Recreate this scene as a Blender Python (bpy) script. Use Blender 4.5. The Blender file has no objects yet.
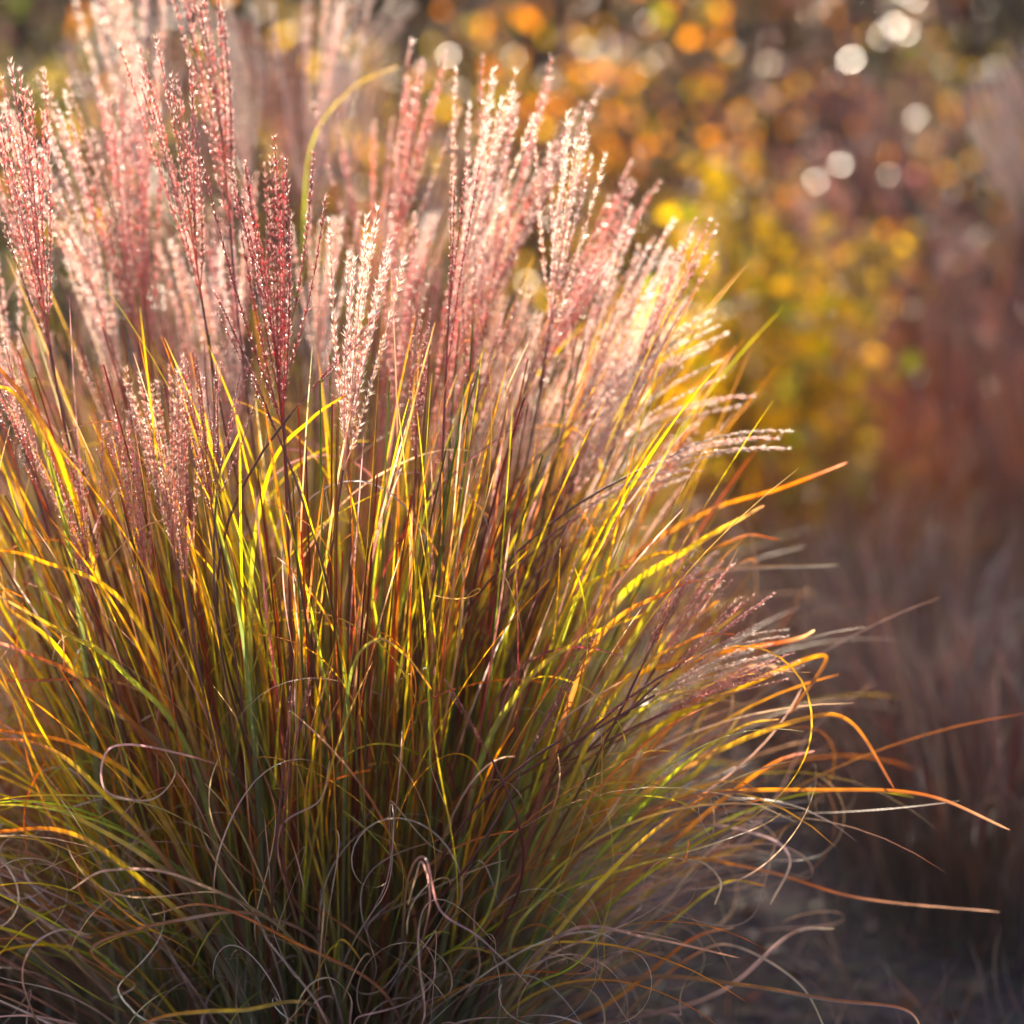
import bpy, math, random
import numpy as np
from mathutils import Matrix, Vector

R = math.radians
SUN_EL, SUN_AZ = R(38), R(-10)      # azimuth from +Y (straight behind the clump), negative = left
rng = np.random.default_rng(11)
random.seed(11)
sc = bpy.context.scene
col = sc.collection

# ------------------------------------------------------------------ camera
PITCH = R(12)
CAM = np.array([0.0, 0.0, 1.0])
FWD = np.array([0, math.cos(PITCH), -math.sin(PITCH)])
UP = np.array([0, math.sin(PITCH), math.cos(PITCH)])
RIGHT = np.array([1.0, 0, 0])
LENS, SENS = 85.0, 36.0
cd = bpy.data.cameras.new('camera')
cam = bpy.data.objects.new('camera', cd)
col.objects.link(cam)
cam.location = CAM
cam.rotation_euler = (R(90) - PITCH, 0, 0)
cd.lens = LENS
cd.sensor_width = SENS
cd.clip_end = 500
cd.clip_start = 0.05
cd.dof.use_dof = True
cd.dof.focus_distance = 1.92
cd.dof.aperture_fstop = 2.3
cd.dof.aperture_blades = 0
sc.camera = cam


def P(px, py, d):
    """photo position and distance along the view axis -> point in the garden"""
    k = SENS / LENS / 1024
    return CAM + d * (FWD + RIGHT * (px - 512) * k - UP * (py - 512) * k)


# ------------------------------------------------------------------ mesh helpers
class MB:
    def __init__(s):
        s.v, s.f, s.c, s.m, s.n = [], [], [], [], 0

    def add(s, v, f, c, mat=0):
        v = np.asarray(v, float)
        f = np.asarray(f, int)
        c = np.asarray(c, float)
        if c.ndim == 1:
            c = np.tile(c, (len(v), 1))
        s.v.append(v)
        s.c.append(c)
        s.f.append((f + s.n, mat))
        s.n += len(v)

    def mesh(s, name, mats, origin=None, smooth=True):
        v = np.concatenate(s.v)
        if origin is not None:
            v = v - np.asarray(origin)
        c = np.concatenate(s.c)
        me = bpy.data.meshes.new(name)
        me.vertices.add(len(v))
        me.vertices.foreach_set('co', v.ravel())
        loops = np.concatenate([f.ravel() for f, _ in s.f])
        tot = np.concatenate([np.full(len(f), f.shape[1]) for f, _ in s.f])
        mi = np.concatenate([np.full(len(f), m) for f, m in s.f])
        start = np.concatenate([[0], np.cumsum(tot)[:-1]])
        me.loops.add(len(loops))
        me.loops.foreach_set('vertex_index', loops)
        me.polygons.add(len(tot))
        me.polygons.foreach_set('loop_start', start)
        me.polygons.foreach_set('material_index', mi)
        me.polygons.foreach_set('use_smooth', np.full(len(tot), smooth))
        at = me.attributes.new('Col', 'FLOAT_COLOR', 'POINT')
        at.data.foreach_set('color', np.hstack([c, np.ones((len(c), 1))]).ravel())
        for m in (mats if isinstance(mats, (list, tuple)) else [mats]):
            me.materials.append(m)
        me.update()
        me.validate()
        return me

    def build(s, name, mats, parent=None, origin=None, smooth=True):
        o = bpy.data.objects.new(name, s.mesh(name, mats, origin, smooth))
        col.objects.link(o)
        o.parent = parent
        return o


def tag(o, label=None, cat=None, group=None, kind=None):
    if label: o['label'] = label
    if cat: o['category'] = cat
    if group: o['group'] = group
    if kind: o['kind'] = kind
    return o


def empty(name, loc):
    o = bpy.data.objects.new(name, None)
    o.location = loc
    o.empty_display_size = 0.05
    col.objects.link(o)
    return o


def unit(a):
    a = np.asarray(a, float)
    return a / (np.linalg.norm(a, axis=-1, keepdims=True) + 1e-12)


def catmull(pts, n):
    pts = np.asarray(pts, float)
    p = np.vstack([2 * pts[0] - pts[1], pts, 2 * pts[-1] - pts[-2]])
    k = len(pts) - 1
    t = np.linspace(0, k, n)
    i = np.minimum(t.astype(int), k - 1)
    u = (t - i)[:, None]
    p0, p1, p2, p3 = p[i], p[i + 1], p[i + 2], p[i + 3]
    return 0.5 * (2 * p1 + (p2 - p0) * u + (2 * p0 - 5 * p1 + 4 * p2 - p3) * u ** 2 + (3 * p1 - p0 - 3 * p2 + p3) * u ** 3)


def tube(mb, pts, rad, c, sides=5, mat=0):
    pts = np.asarray(pts, float)
    n = len(pts)
    T = unit(np.gradient(pts, axis=0))
    ref = np.array([0.31, 0.9, 0.1]) if abs(T[:, 2]).mean() > .5 else np.array([0.1, 0.2, 1.0])
    A = unit(np.cross(T, ref))
    B = np.cross(T, A)
    rad = np.broadcast_to(np.asarray(rad, float), (n,))
    an = np.arange(sides) * 2 * math.pi / sides
    v = pts[:, None] + rad[:, None, None] * (np.cos(an)[None, :, None] * A[:, None] + np.sin(an)[None, :, None] * B[:, None])
    v = v.reshape(-1, 3)
    i = np.arange(n - 1)[:, None] * sides
    j = np.arange(sides)[None]
    j2 = (j + 1) % sides
    f = np.stack([i + j, i + j2, i + sides + j2, i + sides + j], -1).reshape(-1, 4)
    c = np.asarray(c, float)
    if c.ndim == 2:
        c = np.repeat(c, sides, 0)
    mb.add(v, f, c, mat)


def ribbon(mb, pts, width, c, roll0=0.0, roll1=0.0, fold=0.35, flat=None):
    """a folded grass blade along pts; width per point"""
    pts = np.asarray(pts, float)
    n = len(pts)
    T = unit(np.gradient(pts, axis=0))
    # parallel transported frame
    a = np.cross(T[0], [0.2, 0.3, 1.0] if abs(T[0][2]) < .8 else [0.9, 0.4, 0.1])
    A = np.empty((n, 3))
    a = a / np.linalg.norm(a)
    for i in range(n):
        a = a - T[i] * a.dot(T[i])
        a = a / (np.linalg.norm(a) + 1e-9)
        A[i] = a
    if flat is not None:
        A = unit(np.cross(T, flat))
    B = np.cross(T, A)
    r = np.linspace(roll0, roll1, n)[:, None]
    S = A * np.cos(r) + B * np.sin(r)
    N = -A * np.sin(r) + B * np.cos(r)
    w = np.asarray(width)[:, None] / 2
    v = np.stack([pts - S * w + N * w * fold, pts, pts + S * w + N * w * fold], 1).reshape(-1, 3)
    i = np.arange(n - 1)[:, None] * 3
    j = np.arange(2)[None]
    f = np.stack([i + j, i + j + 1, i + j + 4, i + j + 3], -1).reshape(-1, 4)
    c = np.array(c, float)
    # pale midrib, dull edges, blotches along the blade
    x = np.arange(n) * 1.0
    bl = 1 + .22 * np.sin(x * rng.uniform(.3, 1.3) + rng.uniform(0, 6)) * rng.uniform(0, 1) + rng.normal(0, .08, n)
    c = c * np.clip(bl, .4, 1.6)[:, None]
    if rng.uniform() < .45:
        a, b = sorted(rng.uniform(.2, 1, 2)); m = (x / n > a) & (x / n < min(b, a + .12))
        c[m] = c[m] * .35 + np.array([.26, .12, .07]) * .65
    c = np.repeat(c, 3, 0)
    c[1::3] *= 1.3
    c[0::3] *= .85
    mb.add(v, f, np.clip(c, 0, .9))


# ------------------------------------------------------------------ materials
def nodes(m):
    m.use_nodes = True
    nt = m.node_tree
    nt.nodes.clear()
    return nt, nt.nodes.new, nt.links.new


def leaf_material(name, trans=0.5, gloss=0.08, rough=0.3, boost=1.5, sat=1.15, noise=120.0, thin=0.0):
    m = bpy.data.materials.new(name)
    nt, N, L = nodes(m)
    out = N('ShaderNodeOutputMaterial')
    at = N('ShaderNodeAttribute'); at.attribute_name = 'Col'
    tc = N('ShaderNodeTexCoord')
    no = N('ShaderNodeTexNoise'); no.inputs['Scale'].default_value = noise; no.inputs['Detail'].default_value = 3
    L(tc.outputs['Object'], no.inputs['Vector'])
    mr = N('ShaderNodeMapRange'); mr.inputs['To Min'].default_value = 0.5; mr.inputs['To Max'].default_value = 1.5  # strong colour noise, also imitates mottled light on the blades
    L(no.outputs['Fac'], mr.inputs['Value'])
    mul = N('ShaderNodeVectorMath'); mul.operation = 'SCALE'
    L(at.outputs['Color'], mul.inputs[0]); L(mr.outputs['Result'], mul.inputs['Scale'])
    hs = N('ShaderNodeHueSaturation'); hs.inputs['Saturation'].default_value = sat; hs.inputs['Value'].default_value = boost
    L(mul.outputs[0], hs.inputs['Color'])
    di = N('ShaderNodeBsdfDiffuse'); tr = N('ShaderNodeBsdfTranslucent'); gl = N('ShaderNodeBsdfGlossy')
    gl.inputs['Roughness'].default_value = rough
    L(mul.outputs[0], di.inputs['Color']); L(hs.outputs['Color'], tr.inputs['Color'])
    m1 = N('ShaderNodeMixShader'); m1.inputs[0].default_value = trans
    L(di.outputs[0], m1.inputs[1]); L(tr.outputs[0], m1.inputs[2])
    lw = N('ShaderNodeLayerWeight'); lw.inputs['Blend'].default_value = 0.35
    ma = N('ShaderNodeMath'); ma.operation = 'MULTIPLY_ADD'
    L(lw.outputs['Fresnel'], ma.inputs[0]); ma.inputs[1].default_value = gloss * 2.2; ma.inputs[2].default_value = gloss * 0.5
    m2 = N('ShaderNodeMixShader')
    L(ma.outputs[0], m2.inputs[0]); L(m1.outputs[0], m2.inputs[1]); L(gl.outputs[0], m2.inputs[2])
    if thin:
        tp = N('ShaderNodeBsdfTransparent')
        m3 = N('ShaderNodeMixShader'); m3.inputs[0].default_value = thin
        L(m2.outputs[0], m3.inputs[1]); L(tp.outputs[0], m3.inputs[2])
        m2 = m3
    L(m2.outputs[0], out.inputs['Surface'])
    return m


M_blade = leaf_material('grass_blade', 0.62, 0.10, 0.34, 1.9, 1.12, 70)
M_stem = leaf_material('grass_stem', 0.1, 0.14, 0.35, 1.0, 1.0, 60)
M_spike = leaf_material('spikelet', 0.6, 0.14, 0.3, 1.9, 1.0, 300)
M_hair = leaf_material('silky_hair', 0.85, 0.08, 0.3, 1.2, 0.95, 300, 0.35)
M_leaf = leaf_material('autumn_leaf', 0.70, 0.10, 0.30, 1.75, 1.25, 30)
M_bark = leaf_material('bark', 0.0, 0.04, 0.5, 1, 1, 80)


def ground_material():
    m = bpy.data.materials.new('mulch')
    nt, N, L = nodes(m)
    out = N('ShaderNodeOutputMaterial')
    tc = N('ShaderNodeTexCoord')
    n1 = N('ShaderNodeTexNoise'); n1.inputs['Scale'].default_value = 3; n1.inputs['Detail'].default_value = 8
    n2 = N('ShaderNodeTexVoronoi'); n2.inputs['Scale'].default_value = 45
    L(tc.outputs['Object'], n1.inputs['Vector']); L(tc.outputs['Object'], n2.inputs['Vector'])
    cr = N('ShaderNodeValToRGB')
    cr.color_ramp.elements[0].color = (0.028, 0.015, 0.024, 1); cr.color_ramp.elements[0].position = .3
    cr.color_ramp.elements[1].color = (0.08, 0.043, 0.06, 1); cr.color_ramp.elements[1].position = .75
    L(n1.outputs['Fac'], cr.inputs['Fac'])
    mx = N('ShaderNodeMix'); mx.data_type = 'RGBA'; mx.blend_type = 'OVERLAY'; mx.inputs[0].default_value = 0.5
    L(cr.outputs['Color'], mx.inputs[6]); L(n2.outputs['Color'], mx.inputs[7])
    hs = N('ShaderNodeHueSaturation'); hs.inputs['Saturation'].default_value = .6
    L(mx.outputs[2], hs.inputs['Color'])
    b = N('ShaderNodeBsdfPrincipled'); b.inputs['Roughness'].default_value = .9
    bp = N('ShaderNodeBump'); bp.inputs['Strength'].default_value = .8; bp.inputs['Distance'].default_value = .02
    L(n2.outputs['Distance'], bp.inputs['Height'])
    L(hs.outputs['Color'], b.inputs['Base Color']); L(bp.outputs[0], b.inputs['Normal'])
    L(b.outputs[0], out.inputs['Surface'])
    return m


# ------------------------------------------------------------------ palettes (base colours; shade is put into blade feet and the shade kind)
def jit(c, a=0.15):
    c = np.asarray(c, float)
    return np.clip(c * (1 + rng.normal(0, a)) * (1 + rng.normal(0, a * .4, 3)), 0.005, .95)


GREEN = (0.13, 0.17, 0.055)
GREYGREEN = (0.13, 0.15, 0.09)
LIME = (0.28, 0.31, 0.04)
YELLOW = (0.52, 0.36, 0.045)
ORANGE = (0.46, 0.19, 0.045)
RUST = (0.33, 0.10, 0.04)
WINE = (0.22, 0.045, 0.045)
TAN = (0.50, 0.36, 0.24)
MAUVE = (0.42, 0.29, 0.27)


def blade_colors(kind, n, dark=1.0):  # dark cool foot stops: sheath colour plus shade put in
    t = np.linspace(0, 1, n)[:, None]
    if kind == 'green':
        stops = [GREYGREEN, GREYGREEN, GREEN, LIME, YELLOW]
    elif kind == 'lime':
        stops = [GREYGREEN, GREEN, LIME, YELLOW, ORANGE]
    elif kind == 'gold':
        stops = [GREYGREEN, GREEN, LIME, YELLOW, (.40, .24, .13)]
    elif kind == 'orange':
        stops = [GREYGREEN, (.17, .12, .07), YELLOW, ORANGE, RUST]
    elif kind == 'rust':
        stops = [(.12, .08, .06), (.20, .10, .06), ORANGE, RUST, TAN]
    elif kind == 'dry':
        stops = [(.13, .11, .08), (.22, .13, .09), MAUVE, TAN]
    elif kind == 'pale':
        stops = [RUST, MAUVE, (.55, .45, .42), (.66, .56, .52)]
    elif kind == 'wine':
        stops = [(.11, .07, .06), (.16, .06, .05), WINE, MAUVE]
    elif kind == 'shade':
        stops = [(0.09, .08, .07), (0.12, 0.10, 0.09), (0.18, .13, .12), (0.26, .19, .18)]  # shade put into the colour of the dim grasses
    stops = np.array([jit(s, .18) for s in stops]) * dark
    x = np.clip(t[:, 0] + rng.normal(0, .06), 0, 1) * (len(stops) - 1)
    i = np.minimum(x.astype(int), len(stops) - 2)
    u = (x - i)[:, None]
    return stops[i] * (1 - u) + stops[i + 1] * u


def blade_width(n, w, tip=0.12):
    t = np.linspace(0, 1, n)
    return w * np.minimum(1, 0.55 + 2.2 * t) * (np.clip(1 - t, 0, 1) ** .55 * (1 - tip) + tip * (t < 1)) + 0.0002


def blade_curve(base, phi, th0, bend, L, n=26, curl=0.0, curl_from=0.65, power=1.8, wob=0.0):
    """walk up from base, arching outward along phi; curl winds the dried tip"""
    ds = L / (n - 1)
    p = np.array(base, float)
    pts = [p.copy()]
    d = None
    ax = None
    side = rng.normal(0, wob)
    kink = 0.0
    for i in range(1, n):
        t = i / (n - 1)
        if t <= curl_from or curl == 0:
            th = th0 + bend * t ** power
            ph = phi + side * t
            d = np.array([math.sin(th) * math.cos(ph), math.sin(th) * math.sin(ph), math.cos(th)])
        else:
            if ax is None:
                ax = unit(np.cross(d, [0, 0, 1.0]) + rng.normal(0, .55, 3))
            u = (t - curl_from) / (1 - curl_from)
            kink = .88 * kink + rng.normal(0, .22)
            a = curl * (0.3 + 1.5 * u + kink) / ((1 - curl_from) * (n - 1))
            a = max(-.3, min(.3, a))
            M = np.array(Matrix.Rotation(a, 3, Vector(ax)))
            d = M @ d
            ax = unit(ax + rng.normal(0, .03, 3))
        p = p + d * ds
        if p[2] < 0.012:
            p[2] = 0.012 + abs(rng.normal(0, .003))
        pts.append(p.copy())
    return np.array(pts)


# ------------------------------------------------------------------ plumes
def spindle(n=4):
    pass


# unit spikelet: 4 sided spindle along +z, length 1
_sv = np.array([[0, 0, 0], [1, 0, .38], [0, 1, .38], [-1, 0, .38], [0, -1, .38], [0, 0, 1.0]], float)
_sf = np.array([[0, 2, 1], [0, 3, 2], [0, 4, 3], [0, 1, 4], [5, 1, 2], [5, 2, 3], [5, 3, 4], [5, 4, 1]])


def frame(T):
    A = unit(np.cross(T, [0.3, 0.9, 0.2]))
    return A, np.cross(T, A)


def raceme(mb, pts, cs, ch, hair=5, hl=0.0065, sl=0.0052, sw=0.00075, step=0.0038, hw=0.00030):
    """one finger of a plume: thin axis, paired spikelets and silky hairs"""
    seg = np.linalg.norm(np.diff(pts, axis=0), axis=1)
    cum = np.concatenate([[0], np.cumsum(seg)])
    L = cum[-1]
    tube(mb, pts, np.linspace(.0006, .00025, len(pts)), np.asarray(cs) * .8, 4, 0)
    s = np.arange(0.012, L, step)
    s = s + rng.normal(0, .0013, len(s))
    s = s[rng.uniform(size=len(s)) > .07]
    s = np.clip(s, 0, L - 1e-4)
    s = np.repeat(s, 2)
    s[1::2] += .0012
    s = np.clip(s, 0, L)
    k = len(s)
    p = np.stack([np.interp(s, cum, pts[:, a]) for a in range(3)], 1)
    Tn = unit(np.gradient(pts, axis=0))
    T = unit(np.stack([np.interp(s, cum, Tn[:, a]) for a in range(3)], 1))
    A, B = frame(T)
    an = np.arange(k) * math.pi + rng.normal(0, .5, k) + (np.arange(k) // 2) * 0.9
    O = A * np.cos(an)[:, None] + B * np.sin(an)[:, None]
    tilt = rng.uniform(.15, .6, k)[:, None]
    Z = unit(T + O * tilt)
    X, Y = frame(Z)
    ln = sl * rng.uniform(.85, 1.15, k) * np.clip((L - s) / .02, .55, 1)
    v = p[:, None] + (_sv[None, :, 0:1] * X[:, None] + _sv[None, :, 1:2] * Y[:, None]) * sw + _sv[None, :, 2:3] * Z[:, None] * ln[:, None, None]
    f = (_sf[None] + (np.arange(k) * 6)[:, None, None]).reshape(-1, 3)
    c = np.repeat(np.asarray(cs)[None] * rng.uniform(.7, 1.3, (k, 1)), 6, 0)
    mb.add(v.reshape(-1, 3), f, c, 0)
    if hair:
        m = k * hair
        pb = np.repeat(p, hair, 0)
        Th = np.repeat(Z, hair, 0)
        XA, YA = frame(Th)
        a2 = rng.uniform(0, 6.283, m)
        o2 = XA * np.cos(a2)[:, None] + YA * np.sin(a2)[:, None]
        d = unit(Th + o2 * rng.uniform(.15, .62, m)[:, None])
        side = unit(np.cross(d, o2)) * hw
        hlv = (hl * rng.uniform(.6, 1.15, m))[:, None]
        v = np.stack([pb - side, pb + side, pb + d * hlv * .6 + side * .8, pb + d * hlv], 1).reshape(-1, 3)
        q = np.arange(m)[:, None] * 4
        f = np.concatenate([q + [0, 1, 2], q + [0, 2, 3]])
        c = np.repeat(np.asarray(ch)[None] * rng.uniform(.85, 1.12, (m, 1)), 4, 0)
        mb.add(v, np.array(f), np.clip(c, 0, .95), 1)


PL = 0.22


def plume_mesh(style, n=10, spread=0.13, L=PL, side=0.0):
    """fan of racemes rising from a short rachis; base at the origin, up +z"""
    mb = MB()
    if style == 'silky':
        cs, ch, hair, hl, hw = (0.78, 0.52, 0.45), (0.95, 0.85, 0.79), 6, .0078, .00032
    elif style == 'pink':
        cs, ch, hair, hl, hw = (0.62, 0.24, 0.21), (0.94, 0.68, 0.62), 5, .0068, .00029
    elif style == 'red':
        cs, ch, hair, hl, hw = (0.42, 0.09, 0.09), (0.92, 0.58, 0.54), 4, .0058, .00024
    elif style == 'brown':
        cs, ch, hair, hl, hw = (0.55, 0.26, 0.20), (0.93, 0.70, 0.58), 6, .0068, .00026
    tube(mb, [(0, 0, 0), (0.0005, 0, .03), (0.001, 0, .075)], [.001, .0008, .0005], np.array(cs) * .6, 5, 0)
    for i in range(n):
        az = i * 2.399 + rng.uniform(-.5, .5)
        z0 = (i / n) ** .9 * .07 * L / PL
        ln = (L - z0) * rng.uniform(.72, 1.0) * (1 if i else 1)
        sp = spread * rng.uniform(.5, 2.0)
        k = 14
        t = np.linspace(0, 1, k)
        rr = sp * ln * (t ** .8) * (1 - .12 * t)
        dx = math.cos(az) * rr + side * (t ** 2) * ln * rng.uniform(.6, 1.2)
        dy = math.sin(az) * rr
        w = rng.normal(0, .0016, 2)
        pts = np.stack([dx + w[0] * np.sin(t * 5) * t, dy + w[1] * np.sin(t * 4 + 1) * t, z0 + ln * t * (1 - .04 * t)], 1)
        cj = jit(cs, .12)
        raceme(mb, pts, cj, np.clip(jit(ch, .05), 0, .93), hair, hl, hw=hw)
    return mb.mesh('plume', [M_spike, M_hair])


def fingers_mesh(style, n, spread, side):
    return plume_mesh(style, n, spread, PL, side)


PLUMES = {
    'silky': [plume_mesh('silky', n, s, side=b) for n, s, b in ((11, .13, 0), (9, .10, .06), (12, .16, .03), (8, .11, .12))],
    'pink': [plume_mesh('pink', n, s, side=b) for n, s, b in ((11, .12, 0), (9, .10, .05), (13, .15, .03), (8, .12, .1), (10, .17, 0))],
    'red': [plume_mesh('red', n, s, side=b) for n, s, b in ((9, .12, 0), (7, .09, .05), (10, .17, .02), (4, .05, .03))],
    'brown': [plume_mesh('brown', n, s, side=b) for n, s, b in ((12, .17, 0), (10, .13, .04))],
    'arch': [plume_mesh('silky', n, s, side=b) for n, s, b in ((3, .05, .32), (2, .04, .22))],
    'closed': [plume_mesh('red', n, s, side=b) for n, s, b in ((4, .03, .02), (3, .02, .05))],
}


def place_plume(root, rootloc, foot, base, tip, style, mi=None, spin=None, scale=None, stem_col=None):
    """a flowering stem (part) carrying its plume (sub-part)"""
    base = np.asarray(base, float); tip = np.asarray(tip, float); foot = np.asarray(foot, float)
    Z = unit(tip - base)
    ln = np.linalg.norm(tip - base)
    H = np.linalg.norm(base - foot)
    p1 = foot + unit(np.array([(base - foot)[0] * .35, (base - foot)[1] * .35, H])) * H * .4
    p2 = base - Z * H * .35
    t = np.linspace(0, 1, 22)[:, None]
    pts = (1 - t) ** 3 * foot + 3 * (1 - t) ** 2 * t * p1 + 3 * (1 - t) * t * t * p2 + t ** 3 * base
    mb = MB()
    c0 = np.array(jit(stem_col or random.choice([(.15, .14, .05), (.20, .10, .05), (.17, .05, .04), (.26, .22, .06)])))
    c1 = np.array(jit((.22, .05, .05)))
    tube(mb, pts, np.linspace(.0017, .001, 22), c0 * (1 - t) + c1 * t, 6)
    st = mb.build('flower_stem', M_stem, root, rootloc)
    me = random.choice(PLUMES[style]) if mi is None else PLUMES[style][mi]
    o = bpy.data.objects.new('plume', me)
    col.objects.link(o)
    o.parent = st
    # local x of side-bent plumes points along the lean in the picture
    X = np.array([1.0, 0, 0]) if spin is None else np.array([math.cos(spin), math.sin(spin), 0])
    Y = unit(np.cross(Z, X)); X = np.cross(Y, Z)
    s = ln / PL
    M = Matrix(((X[0] * s, Y[0] * s, Z[0] * s, base[0] - rootloc[0]), (X[1] * s, Y[1] * s, Z[1] * s, base[1] - rootloc[1]),
                (X[2] * s, Y[2] * s, Z[2] * s, base[2] - rootloc[2]), (0, 0, 0, 1)))
    o.matrix_local = M
    return st


# ------------------------------------------------------------------ the large clump
C0 = np.array([P(315, 512, 2.12)[0], 2.12, 0.0])
main = empty('ornamental_grass', C0)
tag(main, 'large silver grass clump in focus, pink silky plumes above yellow green and orange blades', 'ornamental grass', 'clumps of plumed ornamental grass')


def foot_for(x, y=None):
    a = rng.uniform(0, 6.283); r = .14 * math.sqrt(rng.uniform(0, 1))
    return np.array([C0[0] + (x - C0[0]) * .32 + math.cos(a) * r * .6, C0[1] + math.sin(a) * r, 0.0])


D = 1.98
# tip x, y, base x, y, distance, style, variant
HERO = [
    (12, 92, 50, 345, 1.97, 'pink', 0), (42, 118, 108, 335, 2.12, 'silky', 1), (112, -25, 148, 235, 2.36, 'silky', 0),
    (98, 92, 136, 335, 2.14, 'pink', 2), (130, 110, 150, 360, 2.2, 'pink', 0), (168, 62, 202, 300, 2.0, 'pink', 1),
    (212, -20, 230, 225, 2.05, 'pink', 1), (240, -5, 252, 200, 2.5, 'silky', 3), (322, 5, 308, 240, 2.5, 'silky', 2),
    (272, 176, 284, 420, 1.93, 'red', 2), (378, 205, 343, 470, 1.94, 'silky', 0), (368, 95, 372, 320, 2.3, 'pink', 4),
    (432, 48, 388, 280, 2.2, 'pink', 0), (455, 148, 446, 370, 1.98, 'red', 3), (508, 62, 452, 320, 2.1, 'silky', 0),
    (545, 60, 480, 330, 2.18, 'pink', 2), (580, 105, 548, 340, 2.06, 'silky', 0), (645, 172, 540, 380, 2.18, 'pink', 0),
    (696, 208, 622, 420, 2.1, 'pink', 1), (655, 205, 570, 430, 2.16, 'silky', 1), (702, 296, 560, 450, 2.08, 'arch', 1),
    (706, 335, 600, 455, 2.12, 'arch', 1), (765, 385, 600, 500, 2.06, 'arch', 0), (672, 448, 566, 545, 2.06, 'arch', 1),
    (105, 345, 126, 480, 2.05, 'pink', 2), (165, 372, 188, 590, 1.9, 'brown', 0), (188, 350, 214, 520, 1.9, 'red', 0),
    (-8, 335, 42, 490, 1.96, 'pink', 0), (-20, 250, 20, 430, 2.1, 'silky', 2), (695, 552, 640, 670, 1.93, 'red', 1),
    (772, 582, 660, 682, 1.98, 'pink', 3), (800, 648, 665, 712, 1.99, 'pink', 1), (725, 550, 655, 668, 2.03, 'pink', 1), (775, 625, 655, 695, 1.97, 'silky', 3), (700, 530, 640, 640, 2.08, 'pink', 2),
    (738, 668, 610, 745, 2.05, 'red', 3), (780, 610, 680, 665, 1.98, 'arch', 1), (592, 628, 512, 790, 1.92, 'closed', 0), (645, 688, 560, 740, 1.9, 'closed', 1),
    (437, 660, 492, 760, 1.88, 'closed', 1), (293, 680, 284, 765, 1.86, 'closed', 0), (312, 655, 290, 770, 1.88, 'closed', 1),
    (598, 215, 520, 400, 2.1, 'pink', 3), (480, 190, 440, 420, 2.16, 'pink', 1), (640, 260, 590, 430, 2.2, 'red', 1),
    (75, 215, 120, 400, 2.16, 'silky', 0), (230, 180, 240, 380, 2.2, 'pink', 4), (200, 350, 205, 470, 2.1, 'silky', 1),
    (20, 300, 60, 470, 2.2, 'pink', 4), (530, 300, 500, 440, 2.12, 'silky', 2), (605, 300, 566, 470, 2.14, 'silky', 0),
    (408, 215, 395, 420, 2.1, 'pink', 0), (395, 290, 290, 415, 1.9, 'closed', 1), (205, 255, 280, 440, 1.9, 'closed', 1),
    (150, 350, 176, 560, 1.86, 'brown', 0), (228, 345, 216, 500, 1.86, 'red', 2), (262, 180, 283, 430, 1.88, 'red', 0), (120, 400, 150, 600, 1.95, 'pink', 0),
    (60, 420, 95, 600, 1.98, 'pink', 2), (345, 330, 350, 500, 2.05, 'red', 0), (420, 300, 415, 470, 2.0, 'red', 1), (500, 260, 470, 440, 2.05, 'red', 2),
    (715, 290, 575, 420, 2.1, 'silky', 3), (735, 345, 580, 470, 2.12, 'arch', 0), (690, 430, 570, 520, 2.03, 'arch', 0), (655, 340, 570, 500, 2.1, 'silky', 1),
    (640, 400, 560, 560, 2.15, 'silky', 3), (680, 250, 590, 440, 2.25, 'silky', 0), (560, 330, 520, 500, 2.15, 'silky', 1), (700, 400, 600, 560, 2.2, 'pink', 3),
    (790, 400, 640, 470, 2.0, 'arch', 1), (470, 330, 455, 500, 2.2, 'silky', 3), (10, 130, 45, 330, 2.05, 'pink', 1),
]
for tx, ty, bx, by, d, sty, mi in HERO:
    b = P(bx, by, d)
    if tx < 330 and ty < 200:
        tx, ty = tx + (tx - bx) * .12, ty - (by - ty) * .14
    lean = 1 if tx >= bx else -1
    tdep = d + rng.uniform(-.03, .05)
    place_plume(main, C0, foot_for(b[0]), b, P(tx, ty, tdep), sty, mi, spin=(0 if lean > 0 else math.pi) + rng.normal(0, .3))
# plumes of the pink mass filling the crown of the clump
for i in range(27):
    if i < 15:
        bx = rng.uniform(40, 520)
        top = 120 + .00055 * (bx - 300) ** 2 + rng.uniform(0, 170)
    else:
        bx = rng.uniform(20, 620); top = rng.uniform(260, 400)
    d = rng.uniform(2.12, 2.42)
    lean = (bx - 300) * .16 + rng.normal(0, 14) + (18 if bx > 330 else 0)
    ln = rng.uniform(170, 240)
    b = P(bx, top + ln, d)
    place_plume(main, C0, foot_for(b[0]), b, P(bx + lean, top, d + rng.uniform(-.03, .06)),
                random.choice(['pink', 'pink', 'silky', 'silky', 'silky', 'red', 'brown']), None, spin=0 if lean > 0 else math.pi)

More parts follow.
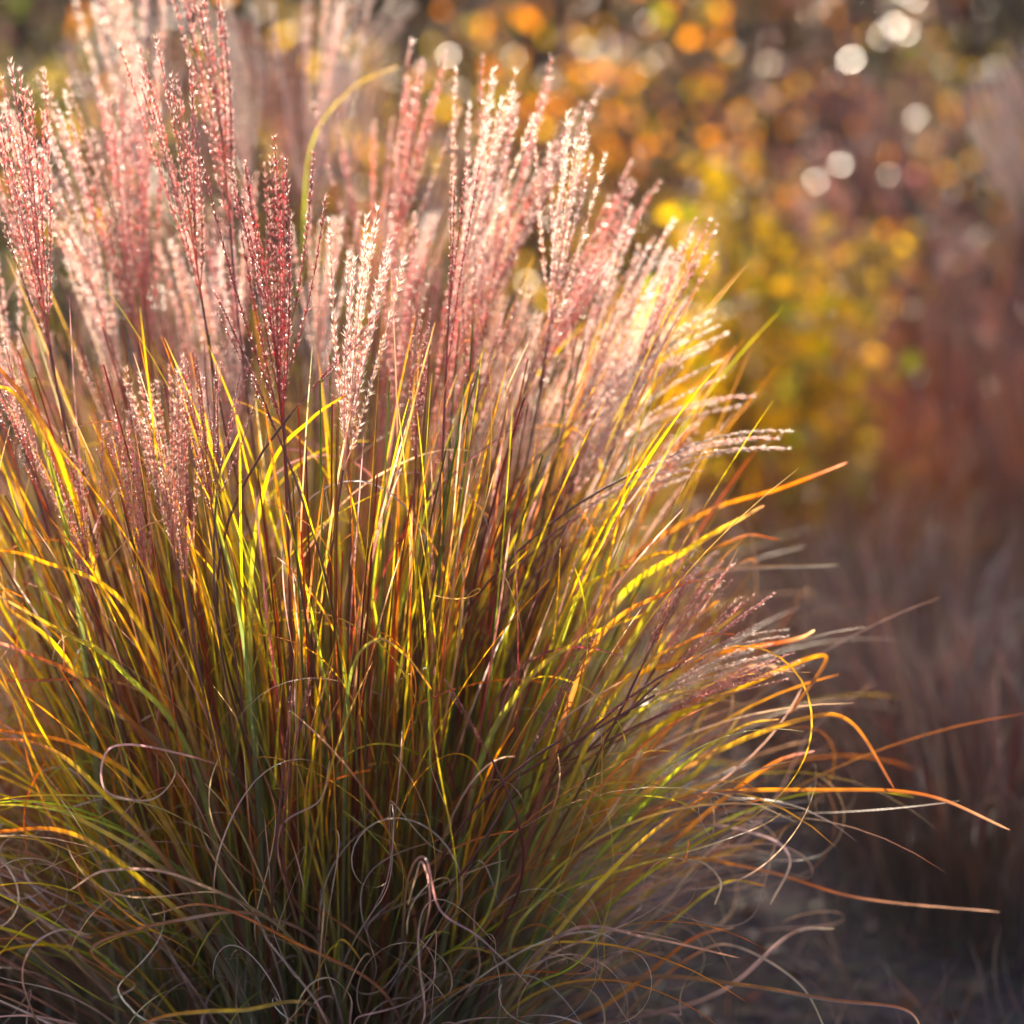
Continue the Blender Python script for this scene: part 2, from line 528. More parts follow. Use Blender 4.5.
# blades traced where the photograph shows them: (points, distance, width, kind)
HB = [
    ([(430, 1100), (500, 800), (610, 585), (700, 515), (780, 488), (848, 462)], 2.08, .0065, 'rust'),
    ([(450, 1100), (520, 780), (610, 610), (690, 548), (765, 505)], 2.04, .008, 'gold'),
    ([(450, 1120), (540, 900), (620, 812), (710, 755), (800, 720), (850, 722), (895, 790)], 2.0, .0062, 'orange'),
    ([(440, 1100), (540, 860), (640, 740), (730, 692), (825, 655), (790, 715)], 2.02, .0078, 'orange'),
    ([(420, 1120), (530, 900), (620, 830), (700, 795), (820, 790), (925, 795), (1010, 830)], 1.98, .005, 'rust'),
    ([(460, 1120), (560, 930), (660, 862), (760, 870), (860, 898), (1000, 912)], 2.08, .0036, 'rust'),
    ([(420, 1150), (500, 1000), (570, 930), (650, 938), (740, 958)], 1.9, .0035, 'dry'),
    ([(400, 1160), (520, 1010), (640, 978), (740, 985), (830, 1000), (905, 1010), (925, 1040)], 1.98, .0045, 'rust'),
    ([(470, 1100), (560, 760), (640, 620), (700, 575), (840, 565)], 2.15, .006, 'rust'),
    ([(440, 1100), (560, 870), (650, 800), (700, 770), (745, 710)], 2.05, .008, 'gold'),
    ([(440, 1100), (590, 780), (640, 700), (668, 640), (720, 600)], 2.05, .0065, 'lime'),
    ([(420, 1100), (470, 800), (520, 690), (580, 640), (650, 612)], 1.96, .006, 'lime'),
    ([(400, 1080), (520, 860), (600, 700), (690, 660), (790, 640), (815, 630)], 2.05, .0065, 'rust'),
    ([(400, 1100), (560, 900), (680, 830), (760, 835), (790, 860), (770, 905)], 2.02, .004, 'dry'),
    ([(340, 1100), (345, 800), (350, 680), (375, 640), (405, 655), (432, 690)], 1.88, .003, 'lime'),
    ([(260, 1100), (190, 900), (100, 790), (40, 745), (-30, 740)], 1.9, .005, 'orange'),
    ([(250, 1100), (200, 800), (100, 700), (50, 640), (10, 610), (5, 590), (25, 598)], 1.92, .0045, 'orange'),
    ([(300, 1100), (260, 860), (240, 780), (165, 750), (110, 748), (105, 790), (150, 800), (175, 775), (165, 750)], 1.88, .0022, 'dry'),
    ([(260, 1100), (200, 780), (120, 668), (60, 630), (-20, 585)], 1.9, .006, 'gold'),
    ([(280, 1100), (200, 790), (140, 690), (0, 680)], 2.0, .005, 'orange'),
    ([(280, 1100), (170, 830), (90, 750), (-30, 725)], 1.96, .0065, 'orange'),
    ([(300, 1120), (220, 960), (130, 870), (60, 830), (-30, 835)], 1.86, .0055, 'orange'),
    ([(340, 1100), (330, 960), (260, 915), (180, 920), (95, 945), (110, 970), (135, 985), (110, 1000)], 1.82, .0028, 'rust'),
    ([(150, 1100), (60, 1050), (25, 990), (30, 950), (60, 930), (90, 935)], 1.84, .0022, 'dry'),
    ([(330, 1100), (300, 950), (190, 880), (110, 870), (70, 890)], 1.86, .003, 'dry'),
    ([(380, 1120), (400, 960), (408, 880), (425, 858), (440, 910), (480, 938), (532, 988)], 1.84, .0024, 'dry'),
    ([(440, 1100), (420, 980), (430, 900), (422, 862), (415, 880), (408, 905)], 1.84, .002, 'dry'),
    ([(350, 1060), (290, 900), (280, 830), (320, 800), (330, 760)], 1.9, .002, 'dry'),
    ([(420, 1120), (390, 1000), (290, 940), (210, 905), (150, 915)], 1.86, .003, 'rust'),
    ([(360, 1120), (320, 1010), (240, 1010), (170, 1015), (130, 1030)], 1.82, .004, 'orange'),
    ([(250, 1100), (262, 900), (250, 700), (235, 590), (215, 500), (240, 430)], 1.9, .004, 'green'),
    ([(300, 1100), (262, 800), (250, 600), (270, 470), (310, 420), (345, 395)], 1.92, .0045, 'lime'),
    ([(560, 1100), (640, 1000), (700, 952), (740, 948), (800, 985), (830, 1040)], 2.0, .0035, 'dry'),
    ([(500, 1100), (620, 880), (690, 860), (720, 880), (715, 905)], 2.0, .003, 'dry'),
    ([(270, 1000), (255, 600), (270, 420), (300, 280), (310, 150), (350, 90), (400, 65)], 2.3, .0022, 'gold'),
    ([(120, 1050), (90, 700), (60, 500), (20, 400), (-20, 385)], 1.95, .006, 'gold'),
    ([(150, 1050), (110, 650), (60, 460), (0, 370), (-30, 355)], 1.95, .006, 'orange'),
]
for x, y, kd in ((690, 640, 'orange'), (735, 730, 'gold'), (700, 800, 'orange'), (770, 765, 'rust'), (720, 885, 'orange'), (660, 700, 'gold'), (790, 935, 'dry'),
                 (745, 670, 'rust'), (670, 590, 'rust'), (640, 560, 'lime'), (735, 540, 'orange'), (620, 770, 'gold'), (600, 860, 'orange'), (690, 940, 'rust'),
                 (40, 560, 'orange'), (20, 650, 'rust'), (60, 810, 'orange'), (10, 780, 'gold')):
    if x > 512:
        q = [(430 + rng.uniform(-40, 30), 1100), (500 + (x - 600) * .3, (y + 1100) / 2 + 20), (x - 80, y + 62), (x, y), (x + 45, y - 8 + rng.uniform(-10, 10))]
    else:
        q = [(280, 1100), (210, (y + 1100) / 2 - 40), (x + 90, y + 50), (x, y), (x - 50, y - 12)]
    HB.append((q, rng.uniform(1.92, 2.1), rng.uniform(.0035, .0058), kd))
lb_list = []
n_ind = 0
for pts, d, w, kind in HB:
    k = len(pts)
    q = []
    for i, (x, y) in enumerate(pts):
        dd = 2.1 + (d - 2.1) * min(1, (i + .3) / (k * .45))
        p = P(x, y, dd)
        p[2] = max(p[2], 0.01)
        q.append(p)
    n = 60
    c = catmull(q, n)
    mb = MB()
    ribbon(mb, c, blade_width(n, w, .25), blade_colors(kind, n), rng.uniform(-.3, .3), rng.uniform(-.9, .9), .35, flat=FWD)
    mb.build('leaf_blade', M_blade, main, C0)
    n_ind += 1


def random_blade(C, hmax=1.0, shade=False, rad=.17):
    phi = rng.uniform(0, 2 * math.pi)
    rr = rad * math.sqrt(rng.uniform(0, 1))
    base = np.array([C[0] + math.cos(phi) * rr, C[1] + math.sin(phi) * rr, 0.0])
    ph = phi + rng.normal(0, .5)
    cls = rng.uniform()
    outer = rr / rad
    if cls < .55:      # upright blades
        th0 = R(rng.uniform(0, 8) + 7 * outer); bend = R(rng.uniform(5, 38)); L = rng.uniform(.42, .76) * hmax; curl = 0; w = rng.uniform(.0017, .0040)
        if rng.uniform() < .2: L *= 1.12
        if rng.uniform() < .2: curl = rng.uniform(1, 3.5)
        kind = rng.choice(['green', 'lime', 'gold', 'orange', 'rust', 'wine'], p=[.25, .24, .12, .12, .14, .13] if base[1] < C[1] - .02 else [.16, .34, .24, .12, .07, .07])  # back blades drawn yellower: backlit glow put into their colours
    elif cls < .84:     # arching blades
        th0 = R(rng.uniform(6, 18) + 12 * outer); bend = R(rng.uniform(40, 95)); L = rng.uniform(.4, .68) * hmax; curl = rng.uniform(0, 3) if rng.uniform() < .4 else 0
        w = rng.uniform(.0016, .004)
        kind = rng.choice(['green', 'lime', 'gold', 'orange', 'rust', 'dry'], p=[.24, .12, .08, .18, .20, .18])
    else:              # short dried blades with winding tips
        th0 = R(rng.uniform(10, 30) + 18 * outer); bend = R(rng.uniform(30, 90)); L = rng.uniform(.3, .6) * hmax; curl = rng.uniform(3, 8.5) * rng.choice([-1, 1])
        w = rng.uniform(.0012, .0024)
        kind = rng.choice(['dry', 'rust', 'green'], p=[.7, .2, .1])
    n = 22 if not curl else 54
    c = blade_curve(base, ph, th0, bend, L, n, curl, rng.uniform(.5, .75), rng.uniform(1.3, 2.4), .5)
    return c, n, w, kind


fol = MB()
cand = []
while len(cand) < 2000:
    b = random_blade(C0)
    dist = b[0][:, 1] * FWD[1] + (b[0][:, 2] - 1) * FWD[2]
    if dist.min() < 1.82 or b[0][:, 0].max() > .42 + rng.exponential(.06) or ((b[0][:, 0] > .26) & (b[0][:, 2] > .58)).any():
        continue
    cand.append(b)
# dried front blades whose tips wind into loops
while len(cand) < 2070:
    phi = R(rng.uniform(165, 300)); rr = rng.uniform(.08, .17)
    c = blade_curve((C0[0] + math.cos(phi) * rr, C0[1] + math.sin(phi) * rr, 0), phi + rng.normal(0, .3), R(rng.uniform(12, 45)), R(rng.uniform(25, 70)),
                    rng.uniform(.3, .62), 60, rng.uniform(3.5, 10) * rng.choice([-1, 1]), rng.uniform(.4, .65), 1.6, .5)
    dist = c[:, 1] * FWD[1] + (c[:, 2] - 1) * FWD[2]
    if dist.min() > 1.74:
        cand.append((c, 60, rng.uniform(.0013, .0027), rng.choice(['dry', 'pale'], p=[.5, .5])))
# the ones standing nearest the lens are parts of their own
order = sorted(range(len(cand)), key=lambda i: cand[i][0][len(cand[i][0]) // 2][1])
ind = set(order[:100 - n_ind])
for i, (c, n, w, kind) in enumerate(cand):
    mb = MB() if i in ind else fol
    ribbon(mb, c, blade_width(n, w, .2), blade_colors(kind, n), rng.uniform(-1.5, 1.5), rng.uniform(-9, 9) if n > 30 else rng.uniform(-2.5, 2.5), rng.uniform(.15, .5))
    if i in ind:
        mb.build('leaf_blade', M_blade, main, C0)
# bare reddish culms standing among the blades
for i in range(380):
    phi = rng.uniform(0, 6.283); rr = .16 * math.sqrt(rng.uniform())
    c = blade_curve((C0[0] + math.cos(phi) * rr, C0[1] + math.sin(phi) * rr, 0), phi, R(rng.uniform(0, 12)), R(rng.uniform(0, 22)), rng.uniform(.45, .75), 12)
    tube(fol, c, np.linspace(.0016, .0007, 12), jit(random.choice([WINE, RUST, GREEN, (.2, .14, .06)])), 5)
fo = fol.build('foliage', M_blade, main, C0)
tag(fo, kind='stuff')


# ------------------------------------------------------------------ other plumed clumps, out of focus
def side_clump(C, label, plumes, nblades, hmax, kinds, dark=1.0, rad=.14, stems=0, colr=None, cat='ornamental grass', group='clumps of plumed ornamental grass', name='ornamental_grass', spread=1.0, wmin=.003, wmax=.008):
    root = empty(name, C)
    tag(root, label, cat, group)
    mb = MB()
    for i in range(nblades):
        phi = rng.uniform(0, 6.283); rr = rad * math.sqrt(rng.uniform())
        arch = rng.uniform() < .4
        c = blade_curve((C[0] + math.cos(phi) * rr, C[1] + math.sin(phi) * rr, 0), phi + rng.normal(0, .4),
                        R(rng.uniform(1, 14)) * spread, R(rng.uniform(40, 110) if arch else rng.uniform(5, 45)) * spread,
                        rng.uniform(.5, 1) * hmax, 16, 0, .7, rng.uniform(1.4, 2.3), .4)
        ribbon(mb, c, blade_width(16, rng.uniform(wmin, wmax)), blade_colors(random.choice(kinds), 16, dark), rng.uniform(-1.5, 1.5), rng.uniform(-2, 2))
    f = mb.build('foliage', M_blade, root, C)
    tag(f, kind='stuff')
    for tip, base, sty, mi in plumes:
        b = np.array(base)
        a = rng.uniform(0, 6.283)
        place_plume(root, C, np.array([C[0] + (b[0] - C[0]) * .3 + math.cos(a) * .05, C[1] + math.sin(a) * .05, 0]), base, tip, sty, mi,
                    spin=0 if tip[0] > base[0] else math.pi, stem_col=colr)
    return root


# clump behind on the left, its plumes rise past the top of the picture
C1 = np.array([P(240, 512, 2.95)[0], 2.95, 0])
pl = []
for tx, ty, bx, by, d, s in [(150, -60, 170, 150, 2.9, 'silky'), (240, 10, 245, 190, 2.85, 'silky'), (335, 15, 315, 190, 2.8, 'silky'), (395, -25, 320, 120, 2.8, 'silky'),
                             (305, 60, 300, 230, 2.9, 'pink'), (195, 60, 205, 230, 3.0, 'pink'), (90, 30, 120, 210, 3.0, 'silky'), (280, 20, 285, 200, 3.1, 'pink'),
                             (360, 40, 345, 220, 3.0, 'silky'), (410, 60, 385, 240, 3.1, 'pink'), (60, 130, 90, 300, 3.0, 'pink'), (450, 110, 420, 280, 3.0, 'silky')]:
    pl.append((P(tx, ty, d - .08), P(bx, by, d - .08), s, None))
side_clump(C1, 'blurred silver grass clump with pale pink plumes, behind the left half of the large clump', pl, 500, .7, ['lime', 'gold', 'rust', 'green', 'wine'])

C6 = np.array([P(-90, 512, 2.25)[0], 2.3, 0])
pl = []
for tx, ty, bx, by, d, s in [(-60, 250, -40, 450, 2.3, 'pink'), (-15, 380, 15, 560, 2.3, 'brown'), (40, 400, 50, 580, 2.25, 'pink')]:
    pl.append((P(tx, ty, d), P(bx, by, d), s, None))
side_clump(C6, 'grass clump cut by the left edge, orange and rusty blades mixing into the large clump', pl, 700, .66, ['orange', 'rust', 'dry', 'gold', 'wine'], .9, .14, wmin=.002, wmax=.005)

C7 = np.array([P(350, 512, 2.55)[0], 2.52, 0])  # extra clump, mostly hidden, added to shade the large clump and glow through it
side_clump(C7, 'dense yellow green grass clump without plumes, added for shade and glow close behind the large clump', [], 700, .66, ['green', 'lime', 'lime', 'gold'], .9, .2, spread=.8, wmin=.003, wmax=.006)

# clump cut by the right edge with a beige plume
C2 = np.array([P(1110, 512, 3.3)[0], 3.3, 0])
pl = []
for tx, ty, bx, by, d, s in [(975, 75, 1010, 200, 3.2, 'silky'), (1005, 70, 1020, 200, 3.15, 'silky'), (990, 110, 1025, 240, 3.1, 'silky'), (985, 62, 1035, 175, 3.2, 'silky'), (1000, 45, 1050, 160, 3.2, 'silky'), (1010, 100, 1040, 230, 3.2, 'silky'), (1050, 20, 1060, 160, 3.3, 'silky'), (1090, 60, 1080, 190, 3.3, 'brown'), (1075, 0, 1075, 150, 3.4, 'pink'), (1130, 60, 1100, 190, 3.3, 'silky')]:
    pl.append((P(tx, ty, d), P(bx, by, d), s, None))
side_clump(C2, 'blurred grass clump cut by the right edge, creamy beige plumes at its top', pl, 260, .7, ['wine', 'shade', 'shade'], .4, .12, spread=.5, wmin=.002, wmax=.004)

# reddish clumps at the right
C3 = np.array([P(945, 512, 4.3)[0], 4.3, 0])
pl = []
for tx, ty, bx, by, d, s in [(880, 70, 885, 190, 4.3, 'brown'), (900, 90, 895, 200, 4.25, 'pink'), (860, 100, 870, 210, 4.3, 'pink'), (940, 110, 925, 220, 4.3, 'brown'),
                             (960, 215, 930, 290, 4.1, 'silky'), (985, 235, 945, 310, 4.1, 'pink'), (830, 140, 850, 240, 4.4, 'pink'), (920, 60, 910, 180, 4.5, 'brown'), (790, 160, 820, 260, 4.4, 'brown')]:
    pl.append((P(tx, ty, d), P(bx, by, d), s, None))
side_clump(C3, 'tall wine brown grass clump with dull mauve plumes, far behind in the right half', pl, 260, .7, ['wine', 'wine', 'rust', 'wine'], .95, .3, spread=.55, wmin=.002, wmax=.004)
C4 = np.array([P(1030, 512, 3.9)[0], 3.9, 0])
side_clump(C4, 'dark wine red grass clump without plumes, beneath the beige plumes at the right edge', [], 380, .6, ['wine', 'wine', 'rust', 'wine'], .95, .3, spread=.45, wmin=.002, wmax=.004)
C5 = np.array([P(830, 512, 3.7)[0], 3.7, 0])
side_clump(C5, 'low rust and ochre grass clump, below the glowing yellow shrub', [], 400, .42, ['wine', 'rust', 'orange', 'dry'], .7, .2)

# low grey tufts in the shade at lower right
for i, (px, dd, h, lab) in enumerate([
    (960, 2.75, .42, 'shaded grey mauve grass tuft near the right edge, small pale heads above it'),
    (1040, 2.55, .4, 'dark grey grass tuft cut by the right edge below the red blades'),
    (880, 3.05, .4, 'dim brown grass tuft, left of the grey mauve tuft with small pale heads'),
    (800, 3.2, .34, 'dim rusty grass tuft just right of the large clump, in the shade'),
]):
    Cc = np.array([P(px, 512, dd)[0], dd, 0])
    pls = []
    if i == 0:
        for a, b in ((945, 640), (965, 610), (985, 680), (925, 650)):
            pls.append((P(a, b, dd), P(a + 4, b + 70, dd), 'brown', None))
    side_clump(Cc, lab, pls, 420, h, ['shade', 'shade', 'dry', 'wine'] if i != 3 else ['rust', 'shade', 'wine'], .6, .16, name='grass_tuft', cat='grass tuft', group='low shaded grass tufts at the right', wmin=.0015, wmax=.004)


# ------------------------------------------------------------------ shrubs
_lv = np.array([[0, 0, 0], [-.5, .45, .08], [0, .5, -.03], [.5, .45, .08], [0, 1, .02], [-.36, .78, .06], [.36, .78, .06], [-.32, .16, .05], [.32, .16, .05]])
_lf4 = np.array([[0, 2, 1, 7], [0, 8, 3, 2], [2, 4, 5, 1], [2, 3, 6, 4]])


def leaves(mb, p, d, size, palette, wts):
    k = len(p)
    Y = unit(d)
    rnd = unit(rng.normal(0, 1, (k, 3)))
    X = unit(np.cross(Y, rnd))
    Z = np.cross(X, Y)
    s = (size * rng.uniform(.65, 1.25, k))[:, None, None]
    v = p[:, None] + s * (_lv[None, :, 0:1] * .75 * X[:, None] + _lv[None, :, 1:2] * Y[:, None] + _lv[None, :, 2:3] * Z[:, None])
    f = (_lf4[None] + (np.arange(k) * 9)[:, None, None]).reshape(-1, 4)
    pal = np.array(palette)
    ci = rng.choice(len(pal), k, p=np.array(wts) / sum(wts))
    c = pal[ci] * rng.uniform(.75, 1.25, (k, 1)) * rng.uniform(.92, 1.08, (k, 3))
    mb.add(v.reshape(-1, 3), f, np.clip(np.repeat(c, 9, 0), 0, .9))


def shrub(px, dist, h, r, label, palette, wts, nleaf=3500, size=.027, name='shrub', group='autumn shrubs behind the grasses', zlow=.1, cat='shrub', x=None):
    x = P(px, 512, dist)[0] if x is None else x
    C = np.array([x, dist, 0])
    root = empty(name, C)
    tag(root, label, cat, group)
    br = MB(); lf = MB()
    tips = []
    bc = np.array((.11, .075, .06))
    for i in range(9):
        a = i * 0.7 + rng.uniform(-.3, .3)
        th = rng.uniform(.08, .75)
        top = C + np.array([math.cos(a) * r * .75 * th / .5, math.sin(a) * r * .75 * th / .5, h * rng.uniform(.6, .95)])
        foot = C + np.array([math.cos(a) * .05, math.sin(a) * .05, 0])
        mid = (foot + top) / 2 + rng.normal(0, .06 * r, 3)
        c = catmull([foot, mid, top], 10)
        tube(br, c, np.linspace(.013, .004, 10), bc, 6)
        for j in range(16):
            t = rng.uniform(.12, 1)
            s0 = np.array([np.interp(t * 9, range(10), c[:, q]) for q in range(3)])
            dv = unit(rng.normal(0, 1, 3) + np.array([math.cos(a) * .4, math.sin(a) * .4, .5]))
            ln = rng.uniform(.15, .45) * min(1, r * 1.6)
            e = s0 + dv * ln
            m2 = (s0 + e) / 2 + rng.normal(0, .02, 3)
            cc = catmull([s0, m2, e], 6)
            tube(br, cc, np.linspace(.004, .0012, 6), bc * 1.1, 4)
            tips.append(cc)
    per = max(1, nleaf * .55 / len(tips))
    for cc in tips:
        k = rng.poisson(per)
        if k < 1: continue
        u = rng.uniform(.1, 1, k) * 5
        p = np.stack([np.interp(u, range(6), cc[:, q]) for q in range(3)], 1) + rng.normal(0, .028, (k, 3))
        dd = unit(rng.normal(0, 1, (k, 3)) + unit(cc[-1] - cc[0]) * .6 + np.array([0, 0, -.35]))
        ok = p[:, 2] > zlow * .3
        if ok.any():
            leaves(lf, p[ok], dd[ok], size, palette, wts)
    br.build('branches', M_bark, root, C)
    lf.build('foliage', M_leaf, root, C, smooth=False)
    return root


GLINT = (.78, .62, .55)  # pale leaf tone standing in for white sun glints
BROWN = (.16, .08, .045); DBROWN = (.055, .028, .025); OLIVE = (.13, .125, .025); DOLIVE = (.06, .07, .02)
GOLD = (.78, .48, .012); AMBER = (.78, .28, .012); LIMEL = (.46, .52, .02); MAUV = (.26, .14, .14)

shrub(30, 4.9, 1.15, .42, 'dark olive shrub with a few golden leaves in the upper left corner', [DOLIVE, OLIVE, GOLD, AMBER, GLINT], [6, 3, 1.6, .6, .12], 2600)
shrub(185, 6.0, 1.25, .5, 'dull mauve brown shrub behind the tall plumes at upper left', [DBROWN, MAUV, BROWN, GLINT, OLIVE, AMBER], [5, 3, 3, .15, 2, .6], 2800)
shrub(345, 5.6, 1.2, .45, 'brown and olive shrub, between the mauve shrub and the orange flecked one', [BROWN, OLIVE, DBROWN, GOLD, GLINT], [4, 4, 3, 2, .2], 2600)
shrub(500, 5.2, 1.15, .42, 'brown shrub flecked with orange and yellow leaves, above the middle plumes', [BROWN, DBROWN, AMBER, GOLD, OLIVE, GLINT], [2.5, 3, 4, 3, 2.5, .4], 2800)
shrub(640, 4.9, 1.15, .4, 'shrub with the brightest gold and amber leaves, right of the middle plumes', [GOLD, AMBER, BROWN, OLIVE, DBROWN, GLINT, LIMEL], [4, 4, 3, 2, 4, .5, .5], 2300)
shrub(770, 5.6, 1.2, .45, 'brown shrub with scattered leaves painted pale pink as sun glints, right of the gold and amber one', [BROWN, DBROWN, AMBER, OLIVE, GLINT, MAUV], [3, 5, 1.6, 1.5, .6, 2], 2600)
shrub(742, 3.9, .70, .26, 'glowing yellow and lime shrub, right of the large clump at mid height', [GOLD, LIMEL, YELLOW, OLIVE, GLINT], [8, 3, 5, .3, .1], 3000, .036)
shrub(780, 4.5, .66, .26, 'loose golden yellow shrub, half hidden behind the yellow and lime one', [GOLD, YELLOW, AMBER, OLIVE], [6, 4, 2, 2], 2800)
shrub(840, 4.6, .62, .3, 'low reddish brown shrub with few dim amber leaves, right of the glowing yellow one', [(.10, .03, .025), MAUV, AMBER, DBROWN, BROWN, GOLD], [5, 2, .6, 4, 3, .4], 2600)
shrub(900, 6.2, 1.25, .5, 'dark brown shrub with white glints painted as pale leaves, behind the tall wine brown grass', [DBROWN, BROWN, (.05, .02, .02), MAUV, GLINT, AMBER], [5, 2, 6, 2, .3, .25], 3600)
shrub(1010, 5.4, 1.15, .42, 'olive and ochre shrub in the upper right corner', [OLIVE, DOLIVE, GOLD, AMBER, GLINT], [4, 5, 1.6, 1, .2], 2400)


shrub(960, 4.9, .8, .42, 'dark wine brown shrub with few amber leaves, low at the far right', [(.05, .02, .022), DBROWN, MAUV, AMBER], [6, 4, 2, .4], 3400)


# dense hedge closing the view
def hedge():
    root = empty('hedge', (0, 8.4, 0))
    tag(root, 'dense dark olive brown hedge closing the garden behind all shrubs', 'hedge')
    lf = MB(); br = MB()
    k = 42000
    p = np.stack([rng.uniform(-4.5, 4.5, k), 8.4 + rng.normal(0, .28, k), 2.0 * rng.uniform(0.01, 1, k) ** .8], 1)
    p[:, 2] *= 1 + .08 * np.sin(p[:, 0] * 2.3) + .05 * np.sin(p[:, 0] * 5.1)
    leaves(lf, p, rng.normal(0, 1, (k, 3)), .075, [DOLIVE, DBROWN, (.03, .03, .015), BROWN, AMBER], [5, 6, 6, 1.5, .25])
    for i in range(60):
        x = -4.5 + i * .152
        c = catmull([(x, 8.4, 0), (x + rng.normal(0, .1), 8.4 + rng.normal(0, .1), 1), (x + rng.normal(0, .2), 8.4 + rng.normal(0, .15), 1.9)], 8)
        tube(br, c, np.linspace(.03, .006, 8), (.08, .06, .05), 5)
    o = np.array((0, 8.4, 0))
    br.build('branches', M_bark, root, o)
    lf.build('foliage', M_leaf, root, o, smooth=False)


hedge()

# added out of view beyond the hedge: leaf masses placed to shade soil and grasses
def sunward(u, v, a):
    h = np.array([math.cos(SUN_AZ), -math.sin(SUN_AZ)]) * u + np.array([math.sin(SUN_AZ), math.cos(SUN_AZ)]) * a
    return np.array([h[0], h[1], v + a * math.tan(SUN_EL)])


def shade_caster():
    blobs = [(2.85, -2.22, 9.6, 1.3, .66, 1.3, 13000), (.1, -1.80, 9.4, 1.05, .28, .9, 3000), (1.35, -1.92, 9.3, .55, .28, .9, 3000)]
    main_c = sunward(*blobs[0][:3])
    foot = np.array([main_c[0] + .2, main_c[1] + .2, 0])
    root = empty('shade_caster', foot)
    tag(root, 'unseen leafy mass added beyond the hedge to cast shade into the picture', 'shade_caster')
    tr = MB(); lf = MB()
    c = catmull([foot, foot * .5 + main_c * .5 + [.1, 0, 0], main_c + [0, 0, .8]], 20)
    tube(tr, c, np.linspace(.14, .03, 20), (.10, .075, .06), 10)
    for u, v, a, ru, rv, ra, k in blobs:
        cc = sunward(u, v, a)
        st = c[9]
        tube(tr, catmull([st, (st + cc) / 2 + [0, 0, .1], cc], 12), np.linspace(.06, .015, 12), (.10, .075, .06), 7)
        for i in range(26):
            e = cc + rng.uniform(-.6, .6, 3) * [ru, ra, rv]
            tube(tr, catmull([cc, (e + cc) / 2 + rng.normal(0, .05, 3), e], 6), np.linspace(.015, .004, 6), (.10, .075, .06), 5)
        q = rng.normal(0, 1, (k, 3)); q = unit(q) * rng.uniform(0, 1, (k, 1)) ** (1 / 3)
        q[:, 2] *= 1 + .15 * np.sin(q[:, 0] * 5)
        leaves(lf, cc + q * [ru, ra, rv], rng.normal(0, 1, (k, 3)), .09, [DOLIVE, OLIVE, GOLD], [4, 4, 1])
    tr.build('trunk', M_bark, root, foot)
    lf.build('crown', M_leaf, root, foot, smooth=False)


shade_caster()

# ------------------------------------------------------------------ ground
mb = MB()
g = np.concatenate([[-60, -20, -9], np.linspace(-4, 4, 81), [9, 20, 60]])
X, Y = np.meshgrid(g, g + 3)
Z = .012 * np.sin(X * 3.1 + 1) * np.cos(Y * 2.3) + .006 * np.sin(X * 9 + Y * 7) - .02
Z[(abs(X) > 4.5) | (abs(Y - 3) > 4.5)] = -.02
v = np.stack([X.ravel(), Y.ravel(), Z.ravel()], 1)
nn = len(g)
i = np.arange(nn - 1)[:, None] * nn; j = np.arange(nn - 1)[None]
f = np.stack([i + j, i + j + 1, i + nn + j + 1, i + nn + j], -1).reshape(-1, 4)
mb.add(v, f, (.1, .07, .07))
tag(mb.build('ground', ground_material()), kind='structure')

mb = MB()
k = 5000
p = np.stack([rng.uniform(-2, 2.2, k), rng.uniform(1.2, 7.5, k), rng.uniform(-.012, .012, k)], 1)
d = rng.normal(0, 1, (k, 3)); d[:, 2] *= .25
leaves(mb, p, d, .02, [BROWN, DBROWN, (.08, .05, .05), OLIVE], [3, 5, 5, .5])
tag(mb.build('fallen_leaves', M_leaf, smooth=False), 'dry brown and mauve leaves scattered over the dark soil', 'fallen leaves', kind='stuff')

# thin dead grass litter over the soil
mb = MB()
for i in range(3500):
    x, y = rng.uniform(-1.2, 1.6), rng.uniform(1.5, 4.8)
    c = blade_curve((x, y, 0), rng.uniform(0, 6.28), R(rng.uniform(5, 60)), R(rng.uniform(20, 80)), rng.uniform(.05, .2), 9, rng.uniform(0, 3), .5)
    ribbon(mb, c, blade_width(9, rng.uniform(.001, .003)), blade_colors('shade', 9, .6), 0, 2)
tag(mb.build('dead_grass', M_blade), 'thin grey and mauve dead grass covering the shaded soil', 'dead grass', kind='stuff')

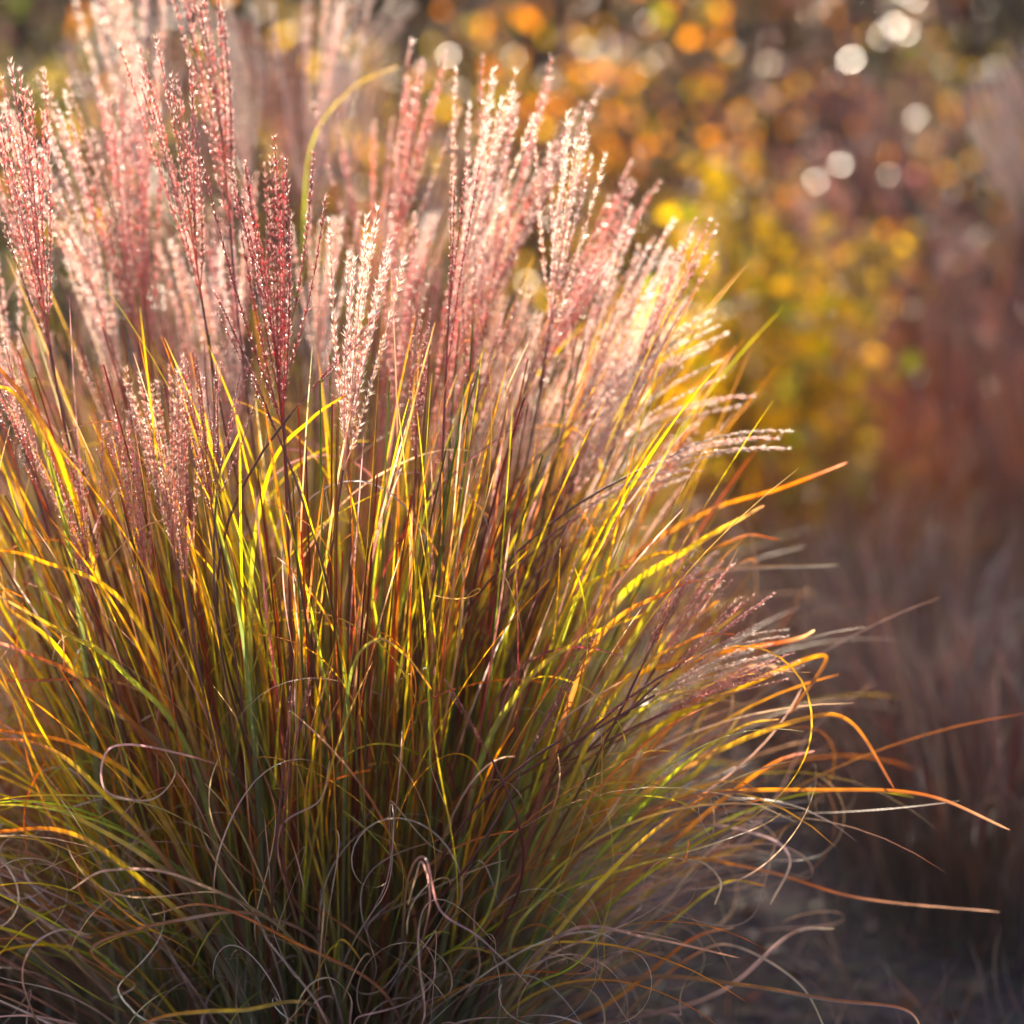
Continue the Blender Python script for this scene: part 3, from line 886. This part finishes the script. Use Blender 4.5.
# added volume that imitates the warm veiling glare of the lens
mb = MB()
x0, x1, y0, y1, z0, z1 = -66, 66, -62, 68, -1.1, 8.5
v = [(x, y, z) for z in (z0, z1) for y in (y0, y1) for x in (x0, x1)]
mb.add(v, [(0, 2, 3, 1), (4, 5, 7, 6), (0, 1, 5, 4), (2, 6, 7, 3), (0, 4, 6, 2), (1, 3, 7, 5)], (1, 1, 1))
hm = bpy.data.materials.new('lens_veil')
nt, N, L = nodes(hm)
pv = N('ShaderNodeVolumePrincipled')
pv.inputs['Density'].default_value = 0.0017
pv.inputs['Color'].default_value = (1, .86, .84, 1)
pv.inputs['Anisotropy'].default_value = 0.6
L(pv.outputs[0], N('ShaderNodeOutputMaterial').inputs['Volume'])
tag(mb.build('lens_veil', hm, smooth=False), 'thin warm volume added to imitate veiling glare of the lens', 'lens_veil', kind='stuff')

# ------------------------------------------------------------------ light
w = bpy.data.worlds.new('World')
sc.world = w
w.use_nodes = True
nt = w.node_tree
nt.nodes.clear()
sky = nt.nodes.new('ShaderNodeTexSky')
sky.sky_type = 'NISHITA'
sky.sun_disc = False
sky.sun_elevation = SUN_EL
sky.sun_rotation = SUN_AZ
sky.air_density = 1.2
sky.dust_density = 4.0
sky.ozone_density = 0.4
bg = nt.nodes.new('ShaderNodeBackground')
bg.inputs['Strength'].default_value = 0.07
ow = nt.nodes.new('ShaderNodeOutputWorld')
nt.links.new(sky.outputs[0], bg.inputs[0])
nt.links.new(bg.outputs[0], ow.inputs[0])
sd = bpy.data.lights.new('sun', 'SUN')
sd.energy = 5.0
sd.angle = R(0.5)
sd.color = (1, .83, .64)
so = bpy.data.objects.new('sun', sd)
col.objects.link(so)
to_sun = Vector((math.sin(SUN_AZ) * math.cos(SUN_EL), math.cos(SUN_AZ) * math.cos(SUN_EL), math.sin(SUN_EL)))
so.rotation_euler = to_sun.to_track_quat('Z', 'Y').to_euler()

sc.view_settings.view_transform = 'Standard'
sc.view_settings.look = 'None'
sc.view_settings.exposure = 1.45
sc.view_settings.gamma = 1
sc.render.engine = 'CYCLES'
sc.cycles.max_bounces = 10
sc.cycles.diffuse_bounces = 6
sc.cycles.glossy_bounces = 2
sc.cycles.transmission_bounces = 4
sc.cycles.use_denoising = True
sc.cycles.volume_bounces = 1
